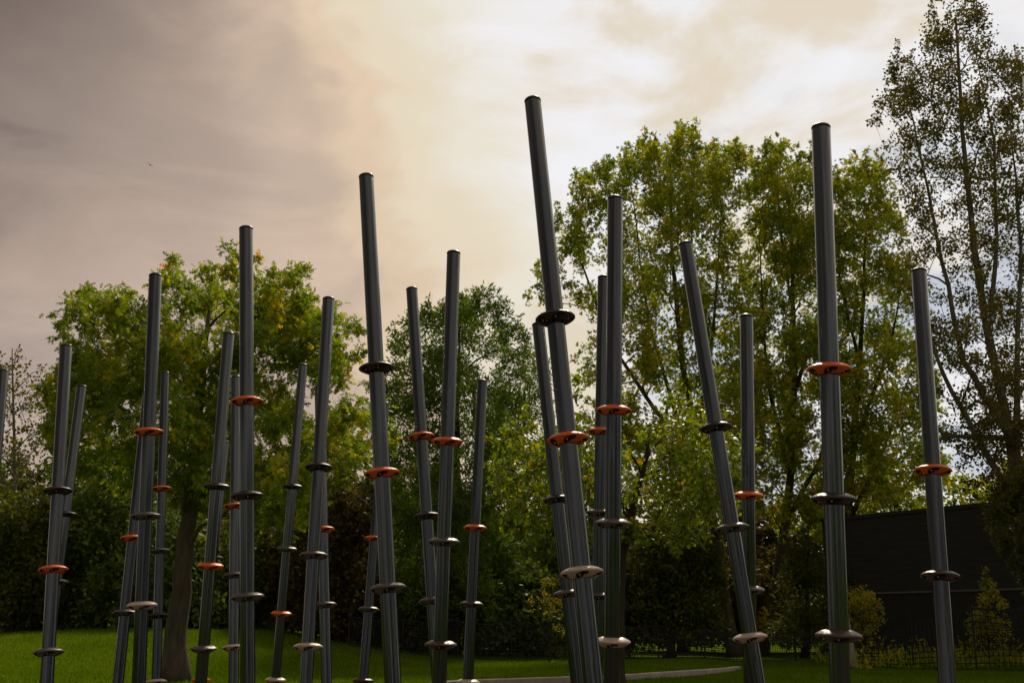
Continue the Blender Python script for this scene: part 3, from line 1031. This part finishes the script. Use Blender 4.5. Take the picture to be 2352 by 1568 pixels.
make_tree('ivy', 'dark mass of ivy on the lower poplar trunk at the right edge', 'ivy', 26.5, [(2255, 1190), (2290, 1110), (2352, 1060), (2440, 1080), (2450, 1420), (2385, 1400), (2330, 1340), (2290, 1265)],
          [(2385, 1580), (2378, 1450), (2365, 1300), (2350, 1180)], 0.06, 60, 46, 150, 'delta', 0.11, MID_LEAF, BARK_DARK, depth=1.2, seed=52)

# the wood behind the rise
WG = 'trees and shrubs of the wood behind the rise'
wood = [
    ('hedge_shrub', 'dark bushy shrub behind the rise at the left edge, right of the birch stem', 'shrub', 34.0, [(-120, 1470), (-120, 1120), (20, 1100), (130, 1130), (170, 1250), (170, 1470)], (30, 1480), 70, 60, 150),
    ('wood_tree', 'dark round tree of the wood behind the leftmost ringed pole', 'tree', 35.0, [(100, 1470), (90, 1200), (140, 1060), (260, 1010), (360, 1080), (380, 1250), (360, 1470)], (230, 1480), 90, 60, 160),
    ('wood_tree', 'dark tree of the wood behind the two beige ringed poles left of the oak trunk', 'tree', 33.0, [(270, 1470), (270, 1290), (330, 1180), (420, 1170), (500, 1230), (520, 1470)], (400, 1480), 60, 58, 160),
    ('wood_tree', 'dark tree of the wood right of the oak trunk', 'tree', 35.5, [(430, 1470), (430, 1220), (520, 1130), (620, 1140), (690, 1230), (700, 1475)], (570, 1480), 80, 60, 160),
    ('wood_tree', 'broad dark tree of the wood below the right half of the oak crown', 'tree', 33.0, [(620, 1480), (610, 1230), (700, 1120), (800, 1090), (880, 1160), (900, 1490)], (750, 1490), 90, 60, 160),
    ('hedge_shrub', 'low dark shrub behind the slatted net under the dense tree', 'shrub', 33.5, [(800, 1500), (800, 1380), (900, 1330), (1020, 1350), (1060, 1510)], (930, 1510), 50, 50, 140),
    ('hedge_shrub', 'olive shrub behind the net between the short lone pole and the tallest pole', 'shrub', 33.8, [(1060, 1520), (1060, 1330), (1150, 1270), (1250, 1290), (1300, 1370), (1320, 1520)], (1190, 1520), 70, 52, 150),
    ('wood_tree', 'dark tree behind the net, left of the straight pole', 'tree', 36.0, [(1180, 1520), (1170, 1220), (1280, 1150), (1400, 1190), (1460, 1290), (1450, 1520)], (1330, 1520), 80, 58, 150),
    ('wood_tree', 'dark drooping tree behind the net, right of the straight pole', 'tree', 35.0, [(1400, 1500), (1400, 1250), (1500, 1200), (1620, 1220), (1680, 1330), (1660, 1480)], (1540, 1520), 80, 58, 150),
    ('hedge_shrub', 'brownish shrub between the two leaning maple trunks', 'shrub', 40.0, [(1600, 1500), (1600, 1300), (1700, 1230), (1800, 1260), (1830, 1400), (1800, 1480), (1700, 1470)], (1710, 1520), 60, 52, 140),
    ('conifer_tree', 'dark layered conifer left of the thickest pole', 'tree', 36.0, [(1755, 1490), (1775, 1400), (1800, 1300), (1840, 1230), (1900, 1260), (1960, 1320), (1960, 1500)], (1850, 1520), 70, 46, 160),
]
for i, (nm, lb, ct, Y, poly, tk, nc, rp, per) in enumerate(wood):
    ytop = min(p[1] for p in poly)
    make_tree(nm, lb, ct, Y, poly, [tk, (tk[0] + 5, (tk[1] + ytop) / 2 + 60), (tk[0] + 3, ytop + 60)], 0.14, int(nc * 1.3), rp, int(per * 1.7), 'lance' if nm == 'conifer_tree' else 'delta', 0.16, (MID_LEAF, DARK_LEAF, DARK_LEAF, MID_LEAF, BROWN_LEAF)[i % 5], BARK_DARK,
              depth=2.0, droop=0.3, twigs=8, seed=100 + i, voids=[(poly[2][0] + 30 * math.sin(i * 7.0), poly[2][1] + 60, 35, .8), (poly[3][0] + 40 * math.cos(i * 5.0), poly[3][1] + 110, 35, .7)],
              spikes=[(poly[2][0] + random.uniform(-20, 20), poly[2][1] - random.uniform(15, 55), 80, 30), (poly[3][0] + random.uniform(-30, 30), poly[3][1] - random.uniform(0, 45), 70, 28)], group=WG, flat=0.5 if nm == 'conifer_tree' else 0.85, spread=0.24)
make_tree('ash_tree', 'green tree filling the gap between the dense tree and the tallest pole', 'tree', 40, [(1085, 960), (1120, 860), (1160, 800), (1205, 770), (1245, 800), (1280, 880), (1310, 960), (1320, 1200), (1250, 1300), (1120, 1300)],
          [(1200, 1520), (1203, 1350), (1205, 1150), (1205, 900)], 0.14, 110, 44, 230, 'lance', 0.19, ASH_LEAF, BARK_DARK, depth=2.0, seed=71, aim_up=0.4, spikes=[(1160, 790, 60, 18), (1207, 758, 60, 18), (1245, 792, 50, 18)])
# second, farther row that closes the wood
for i in range(13):
    px = -80 + i * 165
    top = [1010, 1060, 1090, 1100, 1080, 1040, 1060, 1120, 1170, 1180, 1170, 1140, 1170][i]
    words = ['at the left edge', 'behind the leftmost ringed pole', 'behind the oak trunk', 'behind the tall pole before the oak', 'behind the right part of the oak', 'behind the dense tree', 'behind the tallest pole', 'behind the straight pole', 'behind the left leaning pole', 'behind the maple trunks', 'right of the maple trunks', 'behind the dark conifer', 'left of the black building'][i]
    make_tree('wood_tree', 'far dark tree closing the back of the wood ' + words, 'tree', 44, [(px - 130, 1470), (px - 120, top + 120), (px - 40, top), (px + 50, top + 10), (px + 125, top + 110), (px + 130, 1470)],
              [(px, 1490), (px + 4, 1300), (px, top + 70)], 0.2, 90, 62, 230, 'delta', 0.24, (DARK_LEAF, MID_LEAF, DARK_LEAF, BROWN_LEAF)[i % 4], BARK_DARK, depth=2.5, seed=200 + i, spikes=[(px - 45, top - 20 - 25 * (i % 3), 100, 34), (px + 50, top - 35 * ((i + 1) % 3), 100, 34)], group=WG, spread=0.22)

# unseen tree line added behind and beside the viewer, one mass shaping pole reflections
nfw = 60000
NTR = 34
tth = RNG.uniform(math.radians(64), math.radians(296), NTR)
trd, trh, trw = RNG.uniform(30, 44, NTR), np.where(tth < math.radians(178), RNG.uniform(11, 19, NTR), RNG.uniform(4, 10, NTR)), RNG.uniform(1.2, 2.6, NTR)
tk_ = RNG.integers(0, NTR, nfw)
hz_ = RNG.uniform(0.02, 1, nfw)
prof_ = np.sqrt(np.clip(1.05 - hz_, 0, 1)) * np.clip(hz_ * 6, .3, 1)
off = RNG.normal(0, .5, (nfw, 2)) * (trw[tk_] * prof_)[:, None]
fpos = np.stack([trd[tk_] * np.sin(tth[tk_]) + off[:, 0], trd[tk_] * np.cos(tth[tk_]) + off[:, 1], hz_ * trh[tk_]], 1)
fa = RNG.normal(0, 1, (nfw, 3))
me = leaves_mesh('added_tree_line', fpos, fa, RNG.normal(0, 1, (nfw, 3)), RNG.uniform(.4, .9, nfw), 'delta', DARK_LEAF)
tag(link('added_tree_line', me), kind='stuff')

for i, (px, top, wd_) in enumerate([(2030, 1030, 'left half of the'), (2190, 1050, 'middle of the'), (2350, 1040, 'right half of the')]):
    make_tree('roof_tree', 'yellowing tree rising behind the ' + wd_ + ' black building roof', 'tree', 47, [(px - 95, 1330), (px - 100, top + 90), (px - 40, top), (px + 45, top + 15), (px + 100, top + 100), (px + 95, 1330)],
              [(px, 1490), (px + 4, 1300), (px, top + 70)], 0.16, 60, 44, 150, 'delta', 0.2, MAPLE_LEAF, BARK_DARK, depth=2.0, seed=300 + i, group=WG)

# autumn shrubs
make_tree('golden_shrub', 'golden yellow shrub glowing left of the tallest pole foot', 'shrub', 29.8, [(1205, 1400), (1222, 1350), (1262, 1318), (1300, 1330), (1330, 1400), (1318, 1480), (1285, 1470), (1250, 1420)], [(1262, 1520), (1262, 1460), (1262, 1400)], 0.03, 22, 22, 60, 'lance', 0.10, GOLD_LEAF, BARK_DARK, depth=0.8, seed=61)
make_tree('golden_shrub', 'small yellow shrub right of the left leaning pole', 'shrub', 37.5, [(1728, 1470), (1730, 1405), (1755, 1385), (1780, 1410), (1778, 1475)], [(1755, 1520), (1755, 1470), (1755, 1430)], 0.04, 20, 24, 80, 'lance', 0.13, YELLOW_LEAF, BARK_DARK, depth=0.6, seed=62)
make_tree('golden_shrub', 'round golden bush beside the grey post before the black building', 'shrub', 29, [(1938, 1470), (1938, 1370), (1955, 1340), (1990, 1350), (2025, 1375), (2045, 1410), (2035, 1460), (2010, 1490)], [(1985, 1525), (1985, 1450), (1982, 1390)], 0.04, 44, 28, 100, 'ovate', 0.075, LIME_LEAF, BARK_DARK, depth=0.7, seed=63)
make_tree('young_tree', 'young yellow green tree behind the net before the black building', 'tree', 27, [(2225, 1480), (2215, 1430), (2240, 1390), (2243, 1340), (2250, 1300), (2275, 1305), (2290, 1350), (2315, 1380), (2325, 1430), (2310, 1490)], [(2272, 1530), (2270, 1450), (2266, 1360), (2262, 1310)], 0.03, 46, 26, 90, 'ovate', 0.075, LIME_LEAF, BARK_DARK, depth=0.6, seed=64, aim_up=0.4)

# weeds along the foot of the net at the right
nw = 2600
wx_, wy_ = RNG.uniform(8.2, 15, nw), RNG.uniform(26.0, 30, nw)
wz_ = ground_z(wx_, wy_) + np.abs(RNG.normal(0, 0.25, nw))
ax_ = RNG.normal(0, 0.5, (nw, 3))
ax_[:, 2] += 0.7
me = leaves_mesh('tall_weeds', np.stack([wx_, wy_, wz_], 1), ax_, RNG.normal(0, 1, (nw, 3)), RNG.uniform(.08, .22, nw), 'lance', MAPLE_LEAF)
tag(link('tall_weeds', me), kind='stuff')

# ------------------------------------------------------------------ black building at the right
A = at(1935, 1515, 36.0)
A.z = 0
wd = Vector((0.595, -0.80, 0)).normalized()       # along the wall, towards the viewer on the right
wn = Vector((-0.80, -0.595, 0)).normalized()      # out of the wall, towards the lawn
broot = empty('black_building', A)
tag(broot, 'long black clad building wall with a pale trim line behind the golden bush', 'building')
BL, BH, TZ = 16.0, 4.62, 2.05
rot = Matrix((wd, -wn, Vector((0, 0, 1)))).transposed()


def wbox(mb, s0, s1, z0, z1, d0, d1):
    c = wd * ((s0 + s1) / 2) + wn * ((d0 + d1) / 2) + Vector((0, 0, (z0 + z1) / 2))
    mb.box(c, (s1 - s0, abs(d1 - d0), z1 - z0), rot)


mb = MB()
wbox(mb, -0.4, BL, -0.2, BH - 0.05, -7.0, -0.06)
mb.build('wall', CLAD_LOW, broot)
nbd = 12
for i in range(nbd):
    z0 = TZ + 0.06 + (BH - 0.12 - TZ - 0.06) * i / nbd
    z1 = TZ + 0.06 + (BH - 0.12 - TZ - 0.06) * (i + 1) / nbd
    for j in range(4):
        mb = MB()
        s0 = -0.4 + (BL + 0.4) * j / 4
        s1 = -0.4 + (BL + 0.4) * (j + 1) / 4
        wbox(mb, s0 + .004, s1 - .004, z0 + .002, z1 - .002, -0.058, 0.0 + random.uniform(-.003, .003))
        mb.build('cladding_board', CLAD, broot)
for j in range(6):
    mb = MB()
    s0 = -0.4 + (BL + 0.4) * j / 6
    s1 = -0.4 + (BL + 0.4) * (j + 1) / 6
    wbox(mb, s0 + .004, s1 - .004, -0.1, TZ - .004, -0.058, -0.02)
    mb.build('base_panel', CLAD_LOW, broot)
mb = MB()
wbox(mb, -0.4, BL, TZ, TZ + 0.055, -0.057, 0.03)
mb.build('trim_strip', TRIM, broot)
mb = MB()
wbox(mb, -0.45, BL + .05, BH - 0.115, BH, -7.05, 0.05)
mb.build('roof_edge', CLAD, broot)

# ------------------------------------------------------------------ beige house behind the wood at the left
H0 = at(-60, 1460, 49.0)
hroot = empty('beige_house', (H0.x, 49.0, 0.4))
tag(hroot, 'beige sided house glimpsed through the wood at the left', 'house')
HW = 14.0
mb = MB()
mb.box((HW / 2, 4.0, 2.9), (HW, 8.0, 6.0))
mb.build('wall', SIDING, hroot)
for i in range(28):
    mb = MB()
    z = 0.2 + i * 0.2
    mb.add([(0, -0.012, z), (HW, -0.012, z), (HW, -0.028, z + .004), (0, -0.028, z + .004), (0, -0.004, z + .2), (HW, -0.004, z + .2)],
           [(0, 1, 2, 3), (3, 2, 5, 4)])
    mb.build('siding_board', SIDING, hroot)
for wx in (1.2, 4.4, 8.2, 11.4):
    for wz in (1.6, 4.3):
        fr = MB()
        for (cx, cz, sx_, sz_) in ((0, .68, 1.2, .08), (0, -.68, 1.2, .08), (-.56, 0, .08, 1.28), (.56, 0, .08, 1.28), (0, 0, .05, 1.28)):
            fr.box((wx + cx, -0.06, wz + cz), (sx_, .06, sz_))
        fo = fr.build('window', FRAMEM, hroot)
        gl = MB()
        gl.box((wx, -0.045, wz), (1.08, .02, 1.28))
        gl.build('pane', WINDOWM, fo)
rf = MB()
rf.add([(-.4, -.5, 5.85), (HW + .4, -.5, 5.85), (HW + .4, 8.5, 5.85), (-.4, 8.5, 5.85), (-.4, 4, 7.3), (HW + .4, 4, 7.3)],
       [(0, 1, 5, 4), (2, 3, 4, 5), (0, 4, 3), (1, 2, 5), (0, 3, 2, 1)])
rf.build('roof', ROOFM, hroot)

# wooden slat fence in the wood
f0 = at(255, 1300, 40.0)
froot = empty('slat_fence', (f0.x, 40.0, 0.5))
tag(froot, 'weathered wooden slat fence deep in the wood behind the leftmost poles', 'fence')
for i in range(26):
    mb = MB()
    mb.box((i * 0.115, 0, 2.05 + random.uniform(-.02, .02)), (0.085, 0.02, 1.5))
    mb.build('slat', WOODM, froot)
for z in (1.5, 2.6):
    mb = MB()
    mb.box((1.45, 0.04, z), (3.1, 0.05, 0.09))
    mb.build('rail', WOODM, froot)
for x in (0, 1.45, 2.9):
    mb = MB()
    mb.box((x, 0.11, 1.3), (0.09, 0.09, 3.2))
    mb.build('post', WOODM, froot)

# ------------------------------------------------------------------ plastic net fence


def net_fence(label, pts, cw, ch, strand, posts, seed, sag=0.06, group='plastic net fence runs'):
    """pts: list of (x, y, bottom z, top z)"""
    rnd = random.Random(seed)
    b = Vector((pts[0][0], pts[0][1], gz(pts[0][0], pts[0][1])))
    root = empty('net_fence', b)
    tag(root, label, 'net fence', group)
    seg = [0.0]
    for a, c in zip(pts[:-1], pts[1:]):
        seg.append(seg[-1] + math.hypot(c[0] - a[0], c[1] - a[1]))
    tot = seg[-1]

    def g(s_):
        for i in range(len(pts) - 1):
            if s_ <= seg[i + 1] + 1e-9 or i == len(pts) - 2:
                t = (s_ - seg[i]) / (seg[i + 1] - seg[i])
                return [pts[i][k] * (1 - t) + pts[i + 1][k] * t for k in range(4)]
    ps = [tot * i / (posts - 1) for i in range(posts)]

    def pt(s_, h):
        x, y, z0, z1 = g(min(max(s_, 0), tot))
        ph = (s_ / tot * (posts - 1)) % 1.0
        sg = sag * math.sin(PI * ph) ** 2
        wob = 0.035 * math.sin(s_ * 2.3 + h * 3) + 0.02 * math.sin(s_ * 6.1 + 1.7 * h)
        return Vector((x, y + wob, z0 + (z1 - z0 - sg * (0.4 + h)) * h + 0.012 * math.sin(s_ * 3.7 + 5 * h))) - b
    mb = MB()
    nh = max(4, int(1.0 / (ch / (pts[0][3] - pts[0][2]))))
    ncol = int(tot / cw)
    hs = strand / 2
    for j in range(nh + 1):
        h = j / nh
        wd_ = hs * (2.0 if j in (0, nh) else 1.0)
        path = [pt(tot * i / ncol, h) for i in range(0, ncol + 1)]
        vs, fs = [], []
        for p in path:
            vs += [p + Vector((0, -.002, -wd_)), p + Vector((0, -.002, wd_)), p + Vector((0, .002, 0))]
        for i in range(len(path) - 1):
            a = i * 3
            fs += [(a, a + 3, a + 4, a + 1), (a + 1, a + 4, a + 5, a + 2), (a + 2, a + 5, a + 3, a)]
        mb.add(vs, fs)
    for i in range(ncol + 1):
        s_ = tot * i / ncol
        path = [pt(s_, h / 6) for h in range(7)]
        vs, fs = [], []
        for p in path:
            vs += [p + Vector((-hs * .7, -.001, 0)), p + Vector((hs * .7, -.001, 0)), p + Vector((0, .003, 0))]
        for k in range(6):
            a = k * 3
            fs += [(a, a + 3, a + 4, a + 1), (a + 1, a + 4, a + 5, a + 2), (a + 2, a + 5, a + 3, a)]
        mb.add(vs, fs)
    nt_ = mb.build('netting', NETM, root)
    nt_['kind'] = 'stuff'
    for s_ in ps:
        x, y, z0, z1 = g(s_)
        pm_ = MB()
        lx = rnd.uniform(-.06, .06)
        gg = gz(x, y)
        pm_.tube([Vector((x, y + .05, gg - .1)) - b, Vector((x + lx, y + .05, z1 + .06)) - b], [.022, .02], 6)
        pm_.build('post', BARK_DARK, root)
    return root


def fp(px, Y, ztop):
    x = at(px, 1500, Y).x
    z = gz(x, Y)
    return (x, Y, z + .02, z + ztop)


net_fence('near black net fence sagging before the black building at the right', [fp(1975, 27.5, .72), fp(2080, 26.5, 1.0), (fp(2150, 26.0, 1.28)), fp(2260, 25.5, 1.42), fp(2400, 25.0, 1.45)], 0.105, 0.075, 0.020, 4, 1)
net_fence('fine far net fence between the left leaning pole and the thickest pole', [fp(1722, 31.0, .78), fp(1830, 31.0, .80), fp(1935, 30.5, .80)], 0.065, 0.055, 0.014, 3, 2, 0.03)
net_fence('dark net fence along the lawn edge between the tallest pole and the maple trunks', [fp(1300, 30.6, 1.05), fp(1450, 30.6, 1.0), fp(1600, 30.6, .85), fp(1722, 30.8, .8)], 0.10, 0.07, 0.018, 5, 3)
net_fence('dark net fence curving over the rise from the oak to the tallest pole', [fp(800, 30.4, .8), fp(950, 30.4, .95), fp(1120, 30.4, 1.05), fp(1300, 30.6, 1.05)], 0.10, 0.07, 0.018, 5, 4)

# ------------------------------------------------------------------ grey post
pb = at(1958, 1518, 27.6)
proot = empty('grey_post', (pb.x, 27.6, gz(pb.x, 27.6)))
tag(proot, 'slim pale grey post leaning beside the golden bush', 'post')
mb = MB()
vs = []
for (z, hw, dx) in ((-.1, .10, .01), (0.0, .10, .0), (.8, .085, -.06), (1.55, .07, -.125), (1.6, .055, -.13)):
    for sx_, sy_ in ((-1, -1), (1, -1), (1, 1), (-1, 1)):
        vs.append((dx + sx_ * hw, sy_ * hw * .8, z))
fs = [(i * 4 + k, i * 4 + (k + 1) % 4, (i + 1) * 4 + (k + 1) % 4, (i + 1) * 4 + k) for i in range(4) for k in range(4)] + [(16, 17, 18, 19)]
mb.add(vs, fs)
mb.build('shaft', GREY_PAINT, proot)
mb = MB()
mb.box((0, 0, .02), (.30, .26, .06))
mb.build('foot_plate', GREY_PAINT, proot)

# ------------------------------------------------------------------ bird
bp = at(344.5, 379, 95.0)
bird = MB()
bird.tube([(0, -.20, 0), (0, -.14, .01), (0, -.02, .0), (0, .10, 0), (0, .20, .01)], [.01, .035, .05, .035, .012], 8)
bq = Quaternion((0, 1, 0), math.radians(34))
bo = empty('bird', bp, bq)
tag(bo, 'small dark bird gliding with spread wings in the grey sky', 'bird')
bird.build('body', BIRDM, bo, True)
for sgn in (-1, 1):
    wv = MB()
    P_ = [(0, .06, .02), (.16, .10, .05), (.30, .06, .05), (.44, -.05, .02), (.30, -.06, .045), (.16, -.07, .045), (0, -.07, .015)]
    vs = [(sgn * a, b2, c) for a, b2, c in P_] + [(sgn * a, b2, c - .012) for a, b2, c in P_]
    fs = [(0, 1, 5, 6), (1, 2, 4, 5), (2, 3, 4), (7, 13, 12, 8), (8, 12, 11, 9), (9, 11, 10)]
    fs += [(i, (i + 1) % 7, 7 + (i + 1) % 7, 7 + i) for i in range(7)]
    wv.add(vs, fs)
    wv.build('wing', BIRDM, bo)
tl_ = MB()
tl_.add([(-.02, -.18, .01), (.02, -.18, .01), (.06, -.32, .0), (-.06, -.32, .0), (-.02, -.18, 0), (.02, -.18, 0), (.06, -.32, -.008), (-.06, -.32, -.008)],
        [(0, 1, 2, 3), (4, 7, 6, 5), (0, 4, 5, 1), (2, 6, 7, 3), (0, 3, 7, 4), (1, 5, 6, 2)])
tl_.build('tail', BIRDM, bo)
print('leaf triangles', NLEAF[0], sum(len(o.data.polygons) for o in bpy.data.objects if o.type=='MESH'))
